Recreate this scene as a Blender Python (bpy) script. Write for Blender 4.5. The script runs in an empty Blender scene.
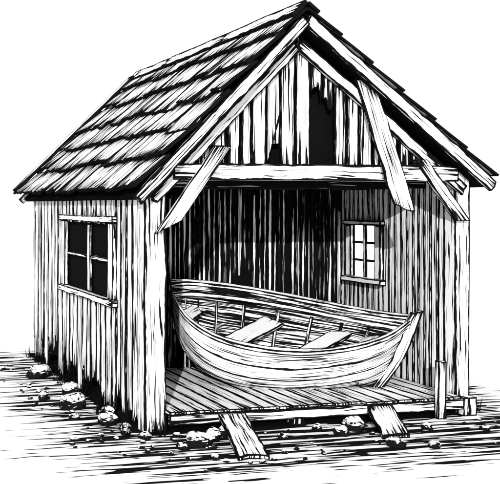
import bpy, math, random
from mathutils import Vector as V
random.seed(11)
R = random.uniform
S = bpy.context.scene

# ------------------------------------------------------------ materials
def nodes(name):
    m = bpy.data.materials.new(name); m.use_nodes = True
    nt = m.node_tree; nt.nodes.clear()
    return m, nt
class G:
    def __init__(s, nt): s.nt = nt
    def link(s, a, b): s.nt.links.new(a, b)
    def val(s, inp, v):
        if isinstance(v, (int, float)): inp.default_value = v
        elif isinstance(v, tuple): inp.default_value = v
        else: s.link(v, inp)
    def math(s, op, a, b=0.0, c=0.0, clamp=False):
        n = s.nt.nodes.new('ShaderNodeMath'); n.operation = op; n.use_clamp = clamp
        s.val(n.inputs[0], a); s.val(n.inputs[1], b); s.val(n.inputs[2], c)
        return n.outputs[0]
    def mapping(s, vec, scale, loc=(0, 0, 0)):
        n = s.nt.nodes.new('ShaderNodeMapping')
        s.link(vec, n.inputs['Vector']); n.inputs['Scale'].default_value = scale
        n.inputs['Location'].default_value = loc
        return n.outputs[0]
    def noise(s, vec, scale=1.0, detail=2.0, dist=0.0, rough=.5):
        n = s.nt.nodes.new('ShaderNodeTexNoise')
        s.link(vec, n.inputs['Vector']); n.inputs['Scale'].default_value = scale
        n.inputs['Detail'].default_value = detail; n.inputs['Distortion'].default_value = dist
        n.inputs['Roughness'].default_value = rough
        return n.outputs[0]
    def uv(s, name):
        n = s.nt.nodes.new('ShaderNodeUVMap'); n.uv_map = name; return n.outputs[0]
    def sep(s, vec):
        n = s.nt.nodes.new('ShaderNodeSeparateXYZ'); s.link(vec, n.inputs[0]); return n.outputs
    def ss(s, x, lo, hi):
        n = s.nt.nodes.new('ShaderNodeMapRange'); n.interpolation_type = 'SMOOTHSTEP'
        s.val(n.inputs[0], x); n.inputs[1].default_value = lo; n.inputs[2].default_value = hi
        return n.outputs[0]
    def finish(s, fac, dark, light, rough=.9):
        mx = s.nt.nodes.new('ShaderNodeMix'); mx.data_type = 'RGBA'
        s.link(fac, mx.inputs[0]); mx.inputs[6].default_value = (*dark, 1); mx.inputs[7].default_value = (*light, 1)
        b = s.nt.nodes.new('ShaderNodeBsdfDiffuse'); s.link(mx.outputs[2], b.inputs[0])
        o = s.nt.nodes.new('ShaderNodeOutputMaterial'); s.link(b.outputs[0], o.inputs[0])

def wood(name, thr=.42, fv=34., fu=1.3, lw=.014, light=.82, patch=.16, endd=.05, knots=True):
    """bleached timber with deep black grain, dark arrises and denser black streaks near the ends"""
    m, nt = nodes(name); g = G(nt)
    gr = g.uv('grain')
    wob = g.noise(g.mapping(gr, (1.6, 5, 1)), 1, 1)
    sx = g.sep(gr)
    v2 = g.math('ADD', sx[1], g.math('MULTIPLY', g.math('SUBTRACT', wob, .5), .06))
    cb = nt.nodes.new('ShaderNodeCombineXYZ'); g.link(sx[0], cb.inputs[0]); g.link(v2, cb.inputs[1])
    n = g.noise(g.mapping(cb.outputs[0], (fu, fv, 1)), 1, 2, 0, .55)
    n2 = g.noise(g.mapping(gr, (1.1, 5, 1), (7, 3, 0)), 1, 1)
    a = g.sep(g.uv('e0')); b = g.sep(g.uv('e1'))
    dend = g.math('MINIMUM', a[0], b[0])
    de = g.math('MULTIPLY', g.math('SUBTRACT', 1.0, g.ss(dend, 0, .28)), endd)
    t = g.math('ADD', g.math('ADD', g.math('MULTIPLY', g.math('SUBTRACT', n2, .5), patch * 2), thr), de)
    d = g.math('SUBTRACT', n, t)
    grain = g.ss(d, -.012, .012)
    e = g.math('MINIMUM', dend, g.math('MINIMUM', a[1], b[1]))
    ln = g.noise(g.mapping(gr, (5, 9, 1), (1, 9, 0)), 1, 2)
    w = g.math('MULTIPLY', g.math('ADD', g.math('MULTIPLY', ln, 2.2), -.25), lw)
    edge = g.ss(g.math('SUBTRACT', e, w), -.002, .003)
    f = g.math('MULTIPLY', grain, edge)
    g.finish(f, (.006,) * 3, (light,) * 3)
    return m

M_side = wood('weathered_siding', .445, 30, 1.0, .019, patch=.2, endd=.07)
M_beam = wood('hewn_timber', .415, 42, 1.5, .024, patch=.18, endd=.1)
M_ridge = wood('ridge_timber', .42, 36, 1.5, .05, patch=.18, endd=.12)
M_shake = wood('roof_shakes', .44, 26, 1.5, .034, patch=.19, endd=.12)
M_in = wood('dark_interior_boards', .445, 42, .7, .014, light=.85, patch=.14)
M_back = wood('shaded_back_boards', .50, 42, .6, .015, light=.88, patch=.18)  # dense black grain paints the deep interior's shade into these boards
M_deck = wood('deck_boards', .41, 36, 1.2, .015, light=.87, patch=.14)
M_boat = wood('boat_strakes', .435, 60, 1.5, .024, patch=.17)
M_boatin = wood('boat_inside', .54, 50, 1.3, .016, patch=.2)
M_rib = wood('boat_ribs', .50, 60, 1.3, .012, patch=.2)
M_trim = wood('pale_trim', .385, 52, 1.8, .017, patch=.16, endd=.1)
M_seat = wood('seat_boards', .34, 52, 1.8, .022, patch=.12, endd=.06)
M_dark = wood('shade_dark_wood', .62, 30, 1.0, .01, light=.5)  # mostly black grain, shade of the loft put into the wood colour

def flat(name, c):
    m, nt = nodes(name)
    b = nt.nodes.new('ShaderNodeBsdfDiffuse'); b.inputs[0].default_value = (c, c, c, 1)
    o = nt.nodes.new('ShaderNodeOutputMaterial'); nt.links.new(b.outputs[0], o.inputs[0])
    return m
M_black = flat('shade_and_grass_black', .005)  # flat black: painted shade behind gaps, and the black grass
M_glass = flat('black_glass', .006)  # panes are one flat black

# ------------------------------------------------------------ mesh builder
class MB:
    def __init__(s): s.v = []; s.f = []; s.uv = []
    def quad(s, pts, uvs, L, W, off):
        i = len(s.v); s.v += [tuple(p) for p in pts]; s.f.append(tuple(range(i, i + len(pts))))
        for (u, v) in uvs: s.uv.append(((u + off[0], v + off[1]), (u, v), (L - u, W - v)))
    def build(s, name, mat, parent=None):
        me = bpy.data.meshes.new(name); me.from_pydata(s.v, [], s.f)
        ls = [me.uv_layers.new(name=n) for n in ('grain', 'e0', 'e1')]
        for k, l in enumerate(ls):
            flatuv = [c for t in s.uv for c in t[k]]
            l.data.foreach_set('uv', flatuv)
        me.materials.append(mat); me.update()
        o = bpy.data.objects.new(name, me); S.collection.objects.link(o)
        if parent: o.parent = parent
        return o

def solid(mb, top, bot):
    n = len(top) - 1; m = len(top[0]) - 1
    us = [0]
    for i in range(n): us.append(us[-1] + ((top[i + 1][0] + top[i + 1][m]) / 2 - (top[i][0] + top[i][m]) / 2).length)
    L = us[-1]
    W = max((top[i][m] - top[i][0]).length for i in range(n + 1)); T = (top[0][0] - bot[0][0]).length
    T = max(T, .001)
    o = (R(0, 90), R(0, 90))
    for i in range(n):
        for j in range(m):
            uv = [(us[i], W * j / m), (us[i + 1], W * j / m), (us[i + 1], W * (j + 1) / m), (us[i], W * (j + 1) / m)]
            mb.quad([top[i][j], top[i + 1][j], top[i + 1][j + 1], top[i][j + 1]], uv, L, W, o)
            mb.quad([bot[i][j], bot[i][j + 1], bot[i + 1][j + 1], bot[i + 1][j]], [uv[0], uv[3], uv[2], uv[1]], L, W, (o[0] + 3, o[1]))
        uv = [(us[i], 0), (us[i + 1], 0), (us[i + 1], T), (us[i], T)]
        mb.quad([top[i][0], top[i + 1][0], bot[i + 1][0], bot[i][0]], uv, L, T, (o[0], o[1] + 5))
        mb.quad([top[i][m], top[i + 1][m], bot[i + 1][m], bot[i][m]], uv, L, T, (o[0], o[1] + 9))
    for i in (0, n):
        for j in range(m):
            uv = [(0, W * j / m), (0, W * (j + 1) / m), (T, W * (j + 1) / m), (T, W * j / m)]
            mb.quad([top[i][j], top[i][j + 1], bot[i][j + 1], bot[i][j]], uv, T, W, o)

def plank(mb, a, b, w, t, n=4, m=1, jit=.006, e0=(0, 0), e1=(0, 0), rag0=0, rag1=0):
    a, b, w, t = V(a), V(b), V(w), V(t)
    d = (b - a).normalized(); wn = w.normalized(); tn = t.normalized()
    top = []; bot = []
    for i in range(n + 1):
        c = a.lerp(b, i / n); rt = []; rb = []
        bow = R(-jit, jit) * .5
        for j in range(m + 1):
            s = j / m
            p = c + w * (s - .5)
            if j in (0, m): p += wn * R(-jit, jit)
            if i == 0: p -= d * (e0[0] * (1 - s) + e0[1] * s + (R(-rag0, rag0) if rag0 else 0))
            if i == n: p += d * (e1[0] * (1 - s) + e1[1] * s + (R(-rag1, rag1) if rag1 else 0))
            p += tn * bow
            rt.append(p + t / 2); rb.append(p - t / 2)
        top.append(rt); bot.append(rb)
    solid(mb, top, bot)

def empty(name, loc=(0, 0, 0)):
    e = bpy.data.objects.new(name, None); S.collection.objects.link(e); e.location = loc; return e

H = empty('boathouse')
X0, X1, YB, YP = -.06, 4.0, 5.35, 2.44
AX, AZ = 1.784, 4.745
EL, EZL = -.242, 2.69
ER, EZR = 4.235, 2.86
def roofz(x):
    return EZL + (x - EL) * (AZ - EZL) / (AX - EL) if x < AX else AZ + (x - AX) * (EZR - AZ) / (ER - AX)

# ---- left wall with window opening
WY0, WY1, WZ0, WZ1 = 1.02, 3.25, 1.38, 2.28
mb = MB(); y = .16
while y < YB - .05:
    w = R(.17, .27); w = min(w, YB - y); yc = y + w / 2
    low = R(.0, .06) if random.random() < .45 else R(.1, .36)
    if yc < 1.0: low = R(0, .1) if random.random() < .5 else R(.2, .42)
    if 3.6 < yc < 4.3: low = R(.25, .5)
    segs = [(low, 2.80)]
    if WY0 - .02 < yc < WY1 + .02: segs = [(low, WZ0), (WZ1, 2.80)]
    for k, (za, zb) in enumerate(segs):
        plank(mb, (X0 + R(-.012, .008), yc, za), (X0, yc, zb), (0, w - R(.02, .05), 0), (-.03, 0, 0), n=5, m=4, jit=.012, rag0=.1 if k == 0 else 0)
    y += w
mb.build('side_wall_boards', M_side, H)
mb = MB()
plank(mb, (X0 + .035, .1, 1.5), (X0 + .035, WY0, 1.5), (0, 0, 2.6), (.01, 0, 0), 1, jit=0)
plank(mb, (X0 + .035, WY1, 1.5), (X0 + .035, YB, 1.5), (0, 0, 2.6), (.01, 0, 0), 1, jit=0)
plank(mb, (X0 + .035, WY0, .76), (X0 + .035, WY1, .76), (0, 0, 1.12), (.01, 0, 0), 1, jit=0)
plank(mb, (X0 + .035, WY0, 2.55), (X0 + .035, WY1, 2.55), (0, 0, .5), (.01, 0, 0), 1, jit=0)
mb.build('side_wall_shade_backing', M_black, H)  # added black sheets, painted shade behind the side wall gaps
mb = MB(); xw = X0 - .045
plank(mb, (xw, WY0, WZ0 - .01), (xw, WY0, WZ1 + .03), (0, .19, 0), (.06, 0, 0))
plank(mb, (xw, WY1, WZ0 - .01), (xw, WY1, WZ1 + .03), (0, .24, 0), (.06, 0, 0))
plank(mb, (xw - .01, WY0 - .12, WZ1 + .07), (xw - .01, WY1 + .14, WZ1 + .07), (0, 0, .08), (.07, 0, 0))
plank(mb, (xw - .015, WY0 - .14, WZ0 - .05), (xw - .015, WY1 + .16, WZ0 - .05), (0, 0, .085), (.09, 0, 0))
plank(mb, (xw + .02, 2.04, WZ0), (xw + .02, 2.04, WZ1), (0, .12, 0), (.035, 0, 0))
plank(mb, (xw + .018, WY0 + .1, 1.84), (xw + .018, 1.98, 1.84), (0, 0, .05), (.03, 0, 0))
plank(mb, (xw + .018, 2.1, 1.84), (xw + .018, WY1 - .12, 1.84), (0, 0, .05), (.03, 0, 0))
mb.build('side_window_frame', M_trim, H)
mb = MB(); plank(mb, (X0 + .02, WY0, 1.83), (X0 + .02, WY1, 1.83), (0, 0, .90), (.008, 0, 0), 1, jit=0)
mb.build('side_window_glass', M_glass, H)

# ---- back wall, right wall
mb = MB(); x = X0
while x < X1:
    w = R(.16, .24); plank(mb, (x + w / 2, YB, .03), (x + w / 2, YB, roofz(x + w / 2) - .2), (w - .01, 0, 0), (0, .03, 0), jit=.004); x += w
mb.build('rear_wall_boards', M_side, H)
RY0, RY1, RZ0, RZ1 = 1.50, 2.20, 1.50, 2.25
mb = MB(); y = .2
while y < YB:
    w = R(.09, .14); yc = y + w / 2
    segs = [(.05, 2.95)]
    if RY0 < yc < RY1: segs = [(.05, RZ0), (RZ1, 2.95)]
    for za, zb in segs:
        plank(mb, (3.93, yc, za), (3.93, yc, zb), (0, w - R(.015, .045), 0), (.03, 0, 0), jit=.006)
    y += w
mb.build('right_wall_boards', M_in, H)
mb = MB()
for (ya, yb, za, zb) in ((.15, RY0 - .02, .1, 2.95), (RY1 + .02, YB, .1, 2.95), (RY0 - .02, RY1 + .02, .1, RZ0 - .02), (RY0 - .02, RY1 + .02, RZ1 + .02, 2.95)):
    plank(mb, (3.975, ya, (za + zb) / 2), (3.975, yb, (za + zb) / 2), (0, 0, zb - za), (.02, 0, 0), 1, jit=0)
mb.build('right_wall_shade_backing', M_black, H)  # black backing added so gaps in the right wall read as shade
mb = MB(); xr = 3.885
plank(mb, (xr, RY0, RZ0), (xr, RY0, RZ1), (0, .12, 0), (.06, 0, 0), jit=.003)
plank(mb, (xr, RY1, RZ0), (xr, RY1, RZ1), (0, .12, 0), (.06, 0, 0), jit=.003)
plank(mb, (xr - .01, RY0 - .1, RZ1 + .03), (xr - .01, RY1 + .1, RZ1 + .03), (0, 0, .07), (.08, 0, 0), jit=.003)
plank(mb, (xr - .02, RY0 - .12, RZ0 - .03), (xr - .02, RY1 + .12, RZ0 - .03), (0, 0, .08), (.1, 0, 0), jit=.003)
plank(mb, (xr + .02, 1.85, RZ0), (xr + .02, 1.85, RZ1), (0, .06, 0), (.03, 0, 0), jit=.002)
for zz in (1.75, 2.0):
    plank(mb, (xr + .022, RY0 + .05, zz), (xr + .022, 1.82, zz), (0, 0, .03), (.03, 0, 0), jit=.001)
    plank(mb, (xr + .022, 1.88, zz), (xr + .022, RY1 - .05, zz), (0, 0, .03), (.03, 0, 0), jit=.001)
mb.build('right_window_frame', M_seat, H)

# ---- inner partition
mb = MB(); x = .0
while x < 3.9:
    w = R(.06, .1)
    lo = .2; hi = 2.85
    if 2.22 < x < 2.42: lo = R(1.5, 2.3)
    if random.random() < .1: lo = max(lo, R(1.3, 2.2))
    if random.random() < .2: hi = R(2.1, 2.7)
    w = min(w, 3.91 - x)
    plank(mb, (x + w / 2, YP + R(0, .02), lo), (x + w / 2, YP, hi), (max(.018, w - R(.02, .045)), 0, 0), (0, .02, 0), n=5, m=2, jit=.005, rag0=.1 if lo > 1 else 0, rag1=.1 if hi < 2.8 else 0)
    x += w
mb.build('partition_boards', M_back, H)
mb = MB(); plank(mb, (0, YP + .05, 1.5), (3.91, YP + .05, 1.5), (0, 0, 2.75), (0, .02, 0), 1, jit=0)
mb.build('partition_shade_backing', M_black, H)  # added black panel stands for the darkness between partition boards
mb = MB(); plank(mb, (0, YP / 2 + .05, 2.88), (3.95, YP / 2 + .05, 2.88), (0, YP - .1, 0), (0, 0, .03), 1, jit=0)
mb.build('loft_light_blocker', M_dark, H)  # added to block light and keep the loft and bay top dark
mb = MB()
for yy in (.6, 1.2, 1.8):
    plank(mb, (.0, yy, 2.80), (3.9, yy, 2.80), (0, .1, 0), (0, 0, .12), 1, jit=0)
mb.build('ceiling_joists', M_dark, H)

# ---- posts, beam, braces
mb = MB()
plank(mb, (.05, .085, .0), (.05, .085, 2.78), (.26, 0, 0), (0, .22, 0), n=7, jit=.008, m=2, rag0=.02)
plank(mb, (4.0, .09, .1), (4.0, .09, 2.98), (.2, 0, 0), (0, .2, 0), n=7, jit=.008)
plank(mb, (.25, .01, 2.905), (3.9, .01, 2.905), (0, 0, .19), (0, .16, 0), n=10, jit=.006)
plank(mb, (.22, -.07, 2.34), (.84, -.07, 3.2), (.2, 0, 0), (0, .07, 0), n=4, jit=.006, e0=(.16, -.02))
plank(mb, (3.95, -.07, 2.34), (3.36, -.07, 3.07), (.18, 0, 0), (0, .07, 0), n=4, jit=.006)
mb.build('frame_timbers', M_beam, H)

# ---- rafters + barge boards
mb = MB()
def rake(xa, xb, yc, drop, width, th, n=9, jit=.008):
    za, zb = roofz(xa) - drop, roofz(xb) - drop
    d = V((xb - xa, 0, zb - za)).normalized(); nn = V((-d.z, 0, d.x))
    if nn.z < 0: nn = -nn
    plank(mb, (xa, yc, za), (xb, yc, zb), nn * width, (0, th, 0), n=n, jit=jit, m=2, rag0=.02)
rake(EL, AX - .01, -.24, .115, .13, .045)
rake(ER, AX + .01, -.24, .11, .14, .045)
rake(.02, AX - .01, -.03, .37, .12, .06)
rake(4.0, AX + .01, -.03, .34, .13, .06)
mb.build('barge_boards', M_beam, H)
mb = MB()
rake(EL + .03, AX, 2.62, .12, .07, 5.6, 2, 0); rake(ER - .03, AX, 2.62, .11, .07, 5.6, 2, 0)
mb.build('roof_sheathing', M_black, H)  # coloured black to paint in the dark soffit gap along the rake

# ---- gable boards
mb = MB()
bx = [.38, .55, .74, .93, 1.1, 1.24, 1.42, 1.60, 1.79, 1.98, 2.14, 2.30, 2.46, 2.62, 2.80, 2.97, 3.14, 3.3, 3.48, 3.66]
for k in range(len(bx) - 1):
    xa, xb = bx[k] + R(.006, .022), bx[k + 1] - R(.006, .022)
    ta, tb = roofz(xa) - .22, roofz(xb) - .22
    z0 = 2.99; rag = 0; e0 = (0, 0)
    if k == 6: e0 = (0, -.62)
    if k == 9: z0 = 3.86; rag = .12
    if k == 10: z0 = 3.72; rag = .12; e0 = (-.12, .1)
    mid = (xa + xb) / 2; tm = (ta + tb) / 2
    if tm - z0 < .06: continue
    plank(mb, (mid, .03 + R(-.01, .01), z0), (mid, .03, tm), (xb - xa, 0, 0), (0, -.028, 0), n=5, m=4, jit=.008, e0=e0,
          e1=(ta - tm, tb - tm), rag0=rag)
mb.build('gable_boards', M_side, H)
mb = MB(); plank(mb, (2.66, -.07, 3.93), (2.66 + .37, -.22, 2.56), (.25, 0, .03), (0, .035, .01), n=6, m=4, jit=.012, rag0=.07, e0=(.12, -.05), e1=(.0, .12), rag1=.03)
mb.build('hanging_board', M_beam, H)
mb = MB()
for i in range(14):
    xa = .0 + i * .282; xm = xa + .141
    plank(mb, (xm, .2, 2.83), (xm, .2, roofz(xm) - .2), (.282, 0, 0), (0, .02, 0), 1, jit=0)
mb.build('gable_shade_backing', M_black, H)  # added black infill stands for the unlit attic behind the gable

# ---- left roof shakes
def backy(s): return 5.72 - .42 * s
ldir = V((AX - EL, 0, AZ - EZL)); Lr = ldir.length; ldir.normalize(); ln = V((-ldir.z, 0, ldir.x))
mb = MB(); NR = 6; ex = Lr / NR
for r in range(NR):
    s0 = r * ex - (.05 if r == 0 else 0)
    y = -.27 + R(-.02, .0); yend = backy(r / NR)
    while y < yend:
        w = R(.26, .55) if random.random() < .6 else R(.55, .95)
        if yend - y - w < .2: w = yend - y
        w = min(w, yend - y + .01)
        st = s0 + (R(-.09, .09) if r else R(-.03, .03)); en = min(s0 + ex * 1.22, Lr)
        lift = R(.05, .095)
        a = V((EL, y + w / 2, EZL)) + ldir * st + ln * lift
        b = V((EL, y + w / 2, EZL)) + ldir * en + ln * .012
        plank(mb, a, b, (0, w - R(.015, .04), 0), ln * .038, n=3, m=4, jit=.01, rag0=.024, e0=(R(-.04, .04), R(-.04, .04)))
        y += w
mb.build('roof_shakes_left', M_shake, H)
rdir = V((AX - ER, 0, AZ - EZR)); Rr = rdir.length; rdir.normalize(); rn = V((rdir.z, 0, -rdir.x)); rn = -rn if rn.z < 0 else rn
mb = MB()
for r in range(NR):
    s0 = r * Rr / NR - (.03 if r == 0 else 0); y = -.27
    while y < 5.5:
        w = min(R(.2, .5), 5.52 - y)
        a = V((ER, y + w / 2, EZR)) + rdir * (s0 + R(-.02, .02)) + rn * .05
        b = V((ER, y + w / 2, EZR)) + rdir * min(s0 + Rr / NR * 1.2, Rr) + rn * .01
        plank(mb, a, b, (0, w - .01, 0), rn * .026, n=2, m=2, jit=.005, rag0=.01); y += w
mb.build('roof_shakes_right', M_shake, H)
mb = MB()
y = -.29
while y < 5.3:
    w = min(R(1.2, 2.2), 5.34 - y)
    c = V((AX, 0, AZ + .03 + R(0, .012)))
    plank(mb, c - ldir * .1 + ln * .04 + V((0, y, 0)), c - ldir * .1 + ln * .04 + V((0, y + w, 0)), ldir * .24, ln * .05, n=4, jit=.012)
    plank(mb, c - rdir * .07 + rn * .03 + V((0, y + .02, 0)), c - rdir * .07 + rn * .03 + V((0, y + w, 0)), rdir * .17, rn * .035, n=4, jit=.01)
    y += w
q = V((0, 1, 0))
a = V((EL, backy(0) - .04, EZL)) + ln * .12; b = V((AX, backy(1) - .04, AZ)) + ln * .08 - ldir * .1
plank(mb, a, b, q * .26, ln * .05, n=7, jit=.014, m=2)
mb.build('ridge_and_verge_boards', M_ridge, H)
mb = MB()
rake(EL, AX, 5.56, .1, .12, .04); rake(ER, AX, 5.45, .1, .12, .04)
mb.build('rear_barge_boards', M_beam, H)

# ---- deck
mb = MB(); x = .16
while x < 3.9:
    w = min(R(.16, .24), 3.92 - x)
    plank(mb, (x + w / 2, -.13 + R(-.025, .025), .225), (x + w / 2, YP - .03, .225), (max(w - .02, .02), 0, 0), (0, 0, .035), n=5, jit=.005)
    x += w
mb.build('deck_boards', M_deck, H)
mb = MB()
plank(mb, (.19, -.085, .14), (4.12, -.085, .14), (0, 0, .12), (0, .05, 0), n=8, jit=.006)
plank(mb, (1.78, .0, .0), (1.78, .0, .2), (.16, 0, 0), (0, .12, 0), jit=.006)
plank(mb, (4.02, -.04, .0), (4.02, -.04, .22), (.18, 0, 0), (0, .16, 0), jit=.006)
plank(mb, (3.58, -.16, .0), (3.585, -.16, .68), (.11, 0, 0), (0, .07, 0), jit=.006, m=2, rag1=.03)
mb.build('deck_rim_and_piles', M_side, H)

# ------------------------------------------------------------ ramp planks
for (a, b, w) in (((.93, -.11, .16), (.62, -1.26, .025), .32), ((2.80, -.11, .16), (2.50, -.84, .025), .32)):
    mb = MB(); plank(mb, a, b, (w, -.02, 0), (0, .0, .05), n=4, m=3, jit=.01, rag1=.03)
    mb.build('ramp_plank', M_beam)

# ------------------------------------------------------------ rowboat
B = empty('rowboat')
Np = [(1.007, 1.87, 1.36), (.984, 1.35, 1.11), (1.171, 1.0, .92), (1.522, .75, .80), (2.087, .55, .735), (2.706, .45, .77), (3.27, .42, .90), (3.70, .5, 1.11)]
Fp = [(1.03, 1.95, 1.48), (1.30, 1.98, 1.48), (1.60, 1.97, 1.45), (2.118, 1.85, 1.38), (2.753, 1.62, 1.26), (3.25, 1.32, 1.16), (3.57, .93, 1.11), (3.705, .505, 1.111)]
Kp = [(1.06, 1.86, .86), (1.15, 1.66, .60), (1.35, 1.45, .43), (1.7, 1.22, .33), (2.2, 1.0, .285), (2.7, .82, .285), (3.1, .68, .285), (3.36, .60, .29)]
def cr(P, t):
    t = max(0, min(1, t))
    n = len(P) - 1; x = t * n; i = min(int(x), n - 1); f = x - i
    p = [V(P[max(0, min(n, i + k))]) for k in (-1, 0, 1, 2)]
    return .5 * ((2 * p[1]) + (p[2] - p[0]) * f + (2 * p[0] - 5 * p[1] + 4 * p[2] - p[3]) * f * f + (-p[0] + 3 * p[1] - 3 * p[2] + p[3]) * f ** 3)
def section(t, side, s):
    r = cr(Np if side == 0 else Fp, t); k = cr(Kp, t); o = cr(Fp if side == 0 else Np, t)
    down = (k - (r + o) / 2)
    p1 = r + down * .58 + (r - o) * .02
    p2 = k + (r - o) * .26 + down * .01
    return (1 - s) ** 3 * r + 3 * (1 - s) ** 2 * s * p1 + 3 * (1 - s) * s * s * p2 + s ** 3 * k
NT = 28
def center(t): return (cr(Np, t) + cr(Fp, t)) / 2 * .6 + cr(Kp, t) * .4
mbo = MB(); mbi = MB()
NS = 6
for side in (0, 1):
    for q in range(NS):
        sa, sb = q / NS, (q + 1) / NS
        top, bot, ii, io = [], [], [], []
        for i in range(NT + 1):
            t = i / NT
            pa, pb = section(t, side, sa), section(t, side, min(sb + .02, 1))
            c = center(t); taper = min(1, (1 - t) * 6 + .15)
            oa = (pa - c).normalized() * (.006 * taper); ob = (pb - c).normalized() * (.03 * taper)
            top.append([pa + oa, pb + ob]); bot.append([pa - oa * .2, pb + ob * .2])
            ii.append([pa - (pa - c).normalized() * .008, pb - (pb - c).normalized() * .006]); io.append([pa - (pa - c).normalized() * .004, pb - (pb - c).normalized() * .003])
        solid(mbo, top, bot); solid(mbi, ii, io)
mbo.build('hull_strakes', M_boat, B); mbi.build('hull_lining', M_boatin, B)
mb = MB(); top = []; bot = []
for k in range(7):
    s = k / 6
    a, b = section(0, 0, s), section(0, 1, s)
    if k == 6: a = a + V((-.01, -.01, 0)); b = b + V((.01, .01, 0))
    top.append([a + V((-.03, .02, 0)), b + V((-.03, .02, 0))]); bot.append([a, b])
solid(mb, top, bot); mb.build('transom', M_boat, B)
mb = MB()
for side, P in ((0, Np), (1, Fp)):
    top, bot = [], []
    t2, b2 = [], []
    for i in range(NT + 1):
        t = i / NT; p = cr(P, t); o = cr(Fp if side == 0 else Np, t); k = cr(Kp, t)
        d = (p - o); d = d.normalized() if d.length > .02 else V((0, 0, 0))
        up = V((0, 0, 1))
        top.append([p + d * .045 + up * .022, p - d * .035 + up * .022]); bot.append([p + d * .045 - up * .028, p - d * .035 - up * .028])
        dn = (k - p).normalized()
        if side == 0:
            t2.append([p + d * .05 + dn * .075, p + d * .045 + dn * .125]); b2.append([p + d * .01 + dn * .075, p + d * .01 + dn * .125])
        else:
            t2.append([p - d * .05 + dn * .11, p - d * .045 + dn * .18]); b2.append([p - d * .02 + dn * .11, p - d * .02 + dn * .18])
    solid(mb, top, bot); solid(mb, t2, b2)
mb.build('gunwales', M_trim, B)
mb = MB()
for i in range(8):
    t = .12 + i * .1
    for side in (0, 1):
        top, bot = [], []
        for k in range(9):
            s = .16 + k / 8 * .82
            c0, c1 = center(t - .006), center(t + .006)
            a, b = section(t - .006, side, s), section(t + .006, side, s)
            top.append([a.lerp(c0, .05), b.lerp(c1, .05)]); bot.append([a.lerp(c0, .015), b.lerp(c1, .015)])
        solid(mb, top, bot)
mb.build('ribs', M_rib, B)
mb = MB()
for t, w, dp, sk in ((.10, .26, .16, .12), (.32, .28, .15, .19), (.55, .32, .15, .18), (.73, .26, .13, .12), (.88, .16, .1, .03)):
    n1 = section(t, 0, dp).lerp(center(t), .03)
    f1 = section(t + sk, 1, dp + .12).lerp(center(t + sk), .03)
    ax = (cr(Np, min(1, t + .1)) - cr(Np, t - .1)).normalized()
    nrm = ax.cross(f1 - n1).normalized()
    plank(mb, n1, f1, ax * w, nrm * .045, n=4, jit=.005)
mb.build('thwarts', M_seat, B)
mb = MB()
for k in range(5):
    q = (k - 2) * .1
    top, bot = [], []
    for i in range(15):
        t = .12 + .7 * i / 14
        c = cr(Kp, t).lerp((cr(Np, t) + cr(Fp, t)) / 2, .14); d = (cr(Fp, t) - cr(Np, t)).normalized()
        up = ((cr(Np, t) + cr(Fp, t)) / 2 - cr(Kp, t)).normalized()
        top.append([c + d * (q - .04) + up * .02, c + d * (q + .04) + up * .02]); bot.append([c + d * (q - .04), c + d * (q + .04)])
    solid(mb, top, bot)
mb.build('floorboards', M_rib, B)
mb = MB(); top, bot = [], []
ctrl = [V((3.77, .47, 1.20)), V((3.725, .49, 1.06)), V((3.655, .51, .85)), V((3.55, .54, .6)), V((3.41, .585, .38)), V((3.31, .60, .245))]
for i, p in enumerate(ctrl):
    aft = V((-.135, .04, -.03)) * (1 if i else .8); sd = V((.03, .055, 0)) * 1.0
    top.append([p - sd + V((.03, -.01, 0)), p + aft - sd]); bot.append([p + sd + V((.03, -.01, 0)), p + aft + sd])
solid(mb, top, bot)
top, bot = [], []
for i in range(NT + 1):
    p = cr(Kp, i / NT); d = V((.03, .045, 0))
    top.append([p - d, p + d]); bot.append([p - d - V((0, 0, .04)), p + d - V((0, 0, .04))])
solid(mb, top, bot)
mb.build('stem_and_keel', M_beam, B)

# ------------------------------------------------------------ ground
m, nt = nodes('bare_ground'); g = G(nt)
tc = nt.nodes.new('ShaderNodeTexCoord'); P = tc.outputs['Object']
xyz = g.sep(P)
def boxdist(cx, hx, cy, hy):
    dx = g.math('MAXIMUM', g.math('SUBTRACT', g.math('ABSOLUTE', g.math('SUBTRACT', xyz[0], cx)), hx), 0)
    dy = g.math('MAXIMUM', g.math('SUBTRACT', g.math('ABSOLUTE', g.math('SUBTRACT', xyz[1], cy)), hy), 0)
    return g.math('SQRT', g.math('ADD', g.math('MULTIPLY', dx, dx), g.math('MULTIPLY', dy, dy)))
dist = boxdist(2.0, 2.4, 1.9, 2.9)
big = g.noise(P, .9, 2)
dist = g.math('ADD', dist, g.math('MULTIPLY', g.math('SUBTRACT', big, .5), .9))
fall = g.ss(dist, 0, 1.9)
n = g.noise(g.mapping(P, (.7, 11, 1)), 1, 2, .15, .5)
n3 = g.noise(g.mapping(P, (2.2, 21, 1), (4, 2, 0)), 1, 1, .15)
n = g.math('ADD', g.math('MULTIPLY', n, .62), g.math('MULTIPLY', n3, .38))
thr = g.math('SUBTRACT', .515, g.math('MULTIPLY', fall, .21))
foot = g.ss(boxdist(2.0, 1.98, 2.7, 2.62), .0, .25)  # ground beneath the building blackened as painted shade
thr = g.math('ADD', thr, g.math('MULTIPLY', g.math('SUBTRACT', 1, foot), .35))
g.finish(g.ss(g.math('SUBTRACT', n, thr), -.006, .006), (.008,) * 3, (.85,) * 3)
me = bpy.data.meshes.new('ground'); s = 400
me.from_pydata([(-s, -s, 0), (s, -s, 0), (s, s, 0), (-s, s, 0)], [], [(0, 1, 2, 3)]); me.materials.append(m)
S.collection.objects.link(bpy.data.objects.new('ground', me))

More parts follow.
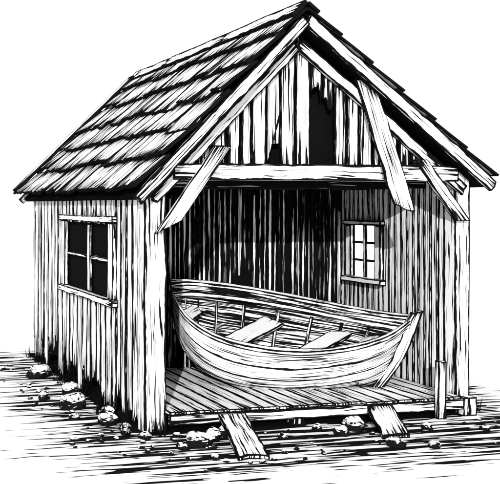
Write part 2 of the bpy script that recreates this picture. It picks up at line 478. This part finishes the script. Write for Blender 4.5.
# ------------------------------------------------------------ rocks
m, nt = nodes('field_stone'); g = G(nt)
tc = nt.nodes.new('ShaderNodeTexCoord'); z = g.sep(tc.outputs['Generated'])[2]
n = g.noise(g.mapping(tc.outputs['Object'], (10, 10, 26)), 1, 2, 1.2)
thr = g.math('ADD', .41, g.math('MULTIPLY', g.math('SUBTRACT', 1, g.ss(z, 0.1, .85)), .33))  # shade painted on the rocks: black hatching thickens towards the base
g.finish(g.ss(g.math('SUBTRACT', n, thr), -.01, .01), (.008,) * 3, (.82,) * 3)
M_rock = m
import bmesh
from mathutils import noise as mn
def rock_into(bm, c, r, seed, flatn=.6):
    ret = bmesh.ops.create_icosphere(bm, subdivisions=3, radius=1)
    rnd = random.Random(seed)
    pl = [V((rnd.gauss(0, 1), rnd.gauss(0, 1), rnd.gauss(.3, .7))).normalized() for _ in range(9)]
    for v in ret['verts']:
        d = v.co.normalized(); k = 1 + .3 * mn.noise(d * 1.3 + V((seed, seed * 2, 0)))
        p = d * k
        for q in pl:
            h = p.dot(q) - .72
            if h > 0: p = p - q * h * .9
        v.co = V((c[0] + p.x * r, c[1] + p.y * r * .85, max(-.01, p.z * r * flatn + r * .3)))
rocks = [(.33, -.62, .15), (.56, -.45, .13), (.08, -.74, .075), (.78, -.3, .11), (2.02, -.58, .1), (2.28, -.38, .16), (1.86, -.34, .075), (2.3, -1.12, .1),
         (2.66, -1.27, .08), (3.1, -.55, .075), (-.35, .45, .15), (-.25, .10, .09), (-.52, 1.3, .19), (-.33, 2.1, .17), (-.3, -.05, .07), (-.45, 3.4, .2),
         (-.16, -.25, .08), (-.66, .75, .08), (-.75, 1.9, .1), (-.2, .9, .1), (1.3, -.55, .06), (3.7, -.75, .06)]
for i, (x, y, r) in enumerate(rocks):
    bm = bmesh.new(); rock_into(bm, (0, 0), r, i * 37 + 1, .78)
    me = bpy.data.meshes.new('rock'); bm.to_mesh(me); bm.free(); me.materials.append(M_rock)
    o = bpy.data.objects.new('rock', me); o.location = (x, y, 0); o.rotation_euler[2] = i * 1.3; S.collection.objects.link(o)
bm = bmesh.new()
for i in range(120):
    if i % 2: c = (R(-1.1, -.12), R(-.9, 4.5))
    else: c = (R(-.3, 4.6), R(-1.6, -.2))
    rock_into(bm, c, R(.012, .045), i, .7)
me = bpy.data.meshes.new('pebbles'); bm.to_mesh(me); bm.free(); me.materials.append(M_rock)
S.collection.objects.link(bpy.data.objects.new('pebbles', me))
mb = MB()
for c in [(R(-.32, -.1), R(-.1, 5.2)) for _ in range(34)] + [(R(.0, .2), R(-.2, -.05)) for _ in range(4)] + [(R(4.1, 4.3), R(-.1, .3)) for _ in range(4)]:
    for k in range(10):
        a = R(0, 6.28); h = R(.06, .2); r = R(.02, .09)
        p0 = V((c[0] + R(-.03, .03), c[1] + R(-.06, .06), 0)); p1 = p0 + V((math.cos(a) * r, math.sin(a) * r, h))
        s = V((-math.sin(a), math.cos(a), 0)) * .009
        mb.quad([p0 - s, p0 + s, p1 + s * .2, p1 - s * .2], [(0, 0), (0, .01), (h, .01), (h, 0)], h, .01, (0, 0))
mb.build('grass_tufts', M_black)

# ------------------------------------------------------------ light
w = bpy.data.worlds.new('World'); S.world = w; w.use_nodes = True
bg = w.node_tree.nodes['Background']; bg.inputs[0].default_value = (1, 1, 1, 1); bg.inputs[1].default_value = 1.05
sd = bpy.data.lights.new('sun', 'SUN'); sd.energy = 4.2; sd.angle = math.radians(.5); sd.color = (1, .995, .99)
so = bpy.data.objects.new('sun', sd); S.collection.objects.link(so)
so.rotation_euler = V((.42, .82, -.27)).to_track_quat('-Z', 'Y').to_euler()

# ------------------------------------------------------------ camera
cd = bpy.data.cameras.new('camera'); cd.sensor_fit = 'HORIZONTAL'; cd.sensor_width = 36; cd.lens = 64.8
cd.shift_x = .452; cd.shift_y = -.074; cd.clip_end = 2000
co = bpy.data.objects.new('camera', cd); S.collection.objects.link(co)
co.location = (-3.567, -9.479, 2.53); co.rotation_euler = (math.radians(90), 0, -math.radians(12.65))
S.camera = co
S.view_settings.view_transform = 'Standard'; S.view_settings.look = 'None'; S.view_settings.exposure = 0
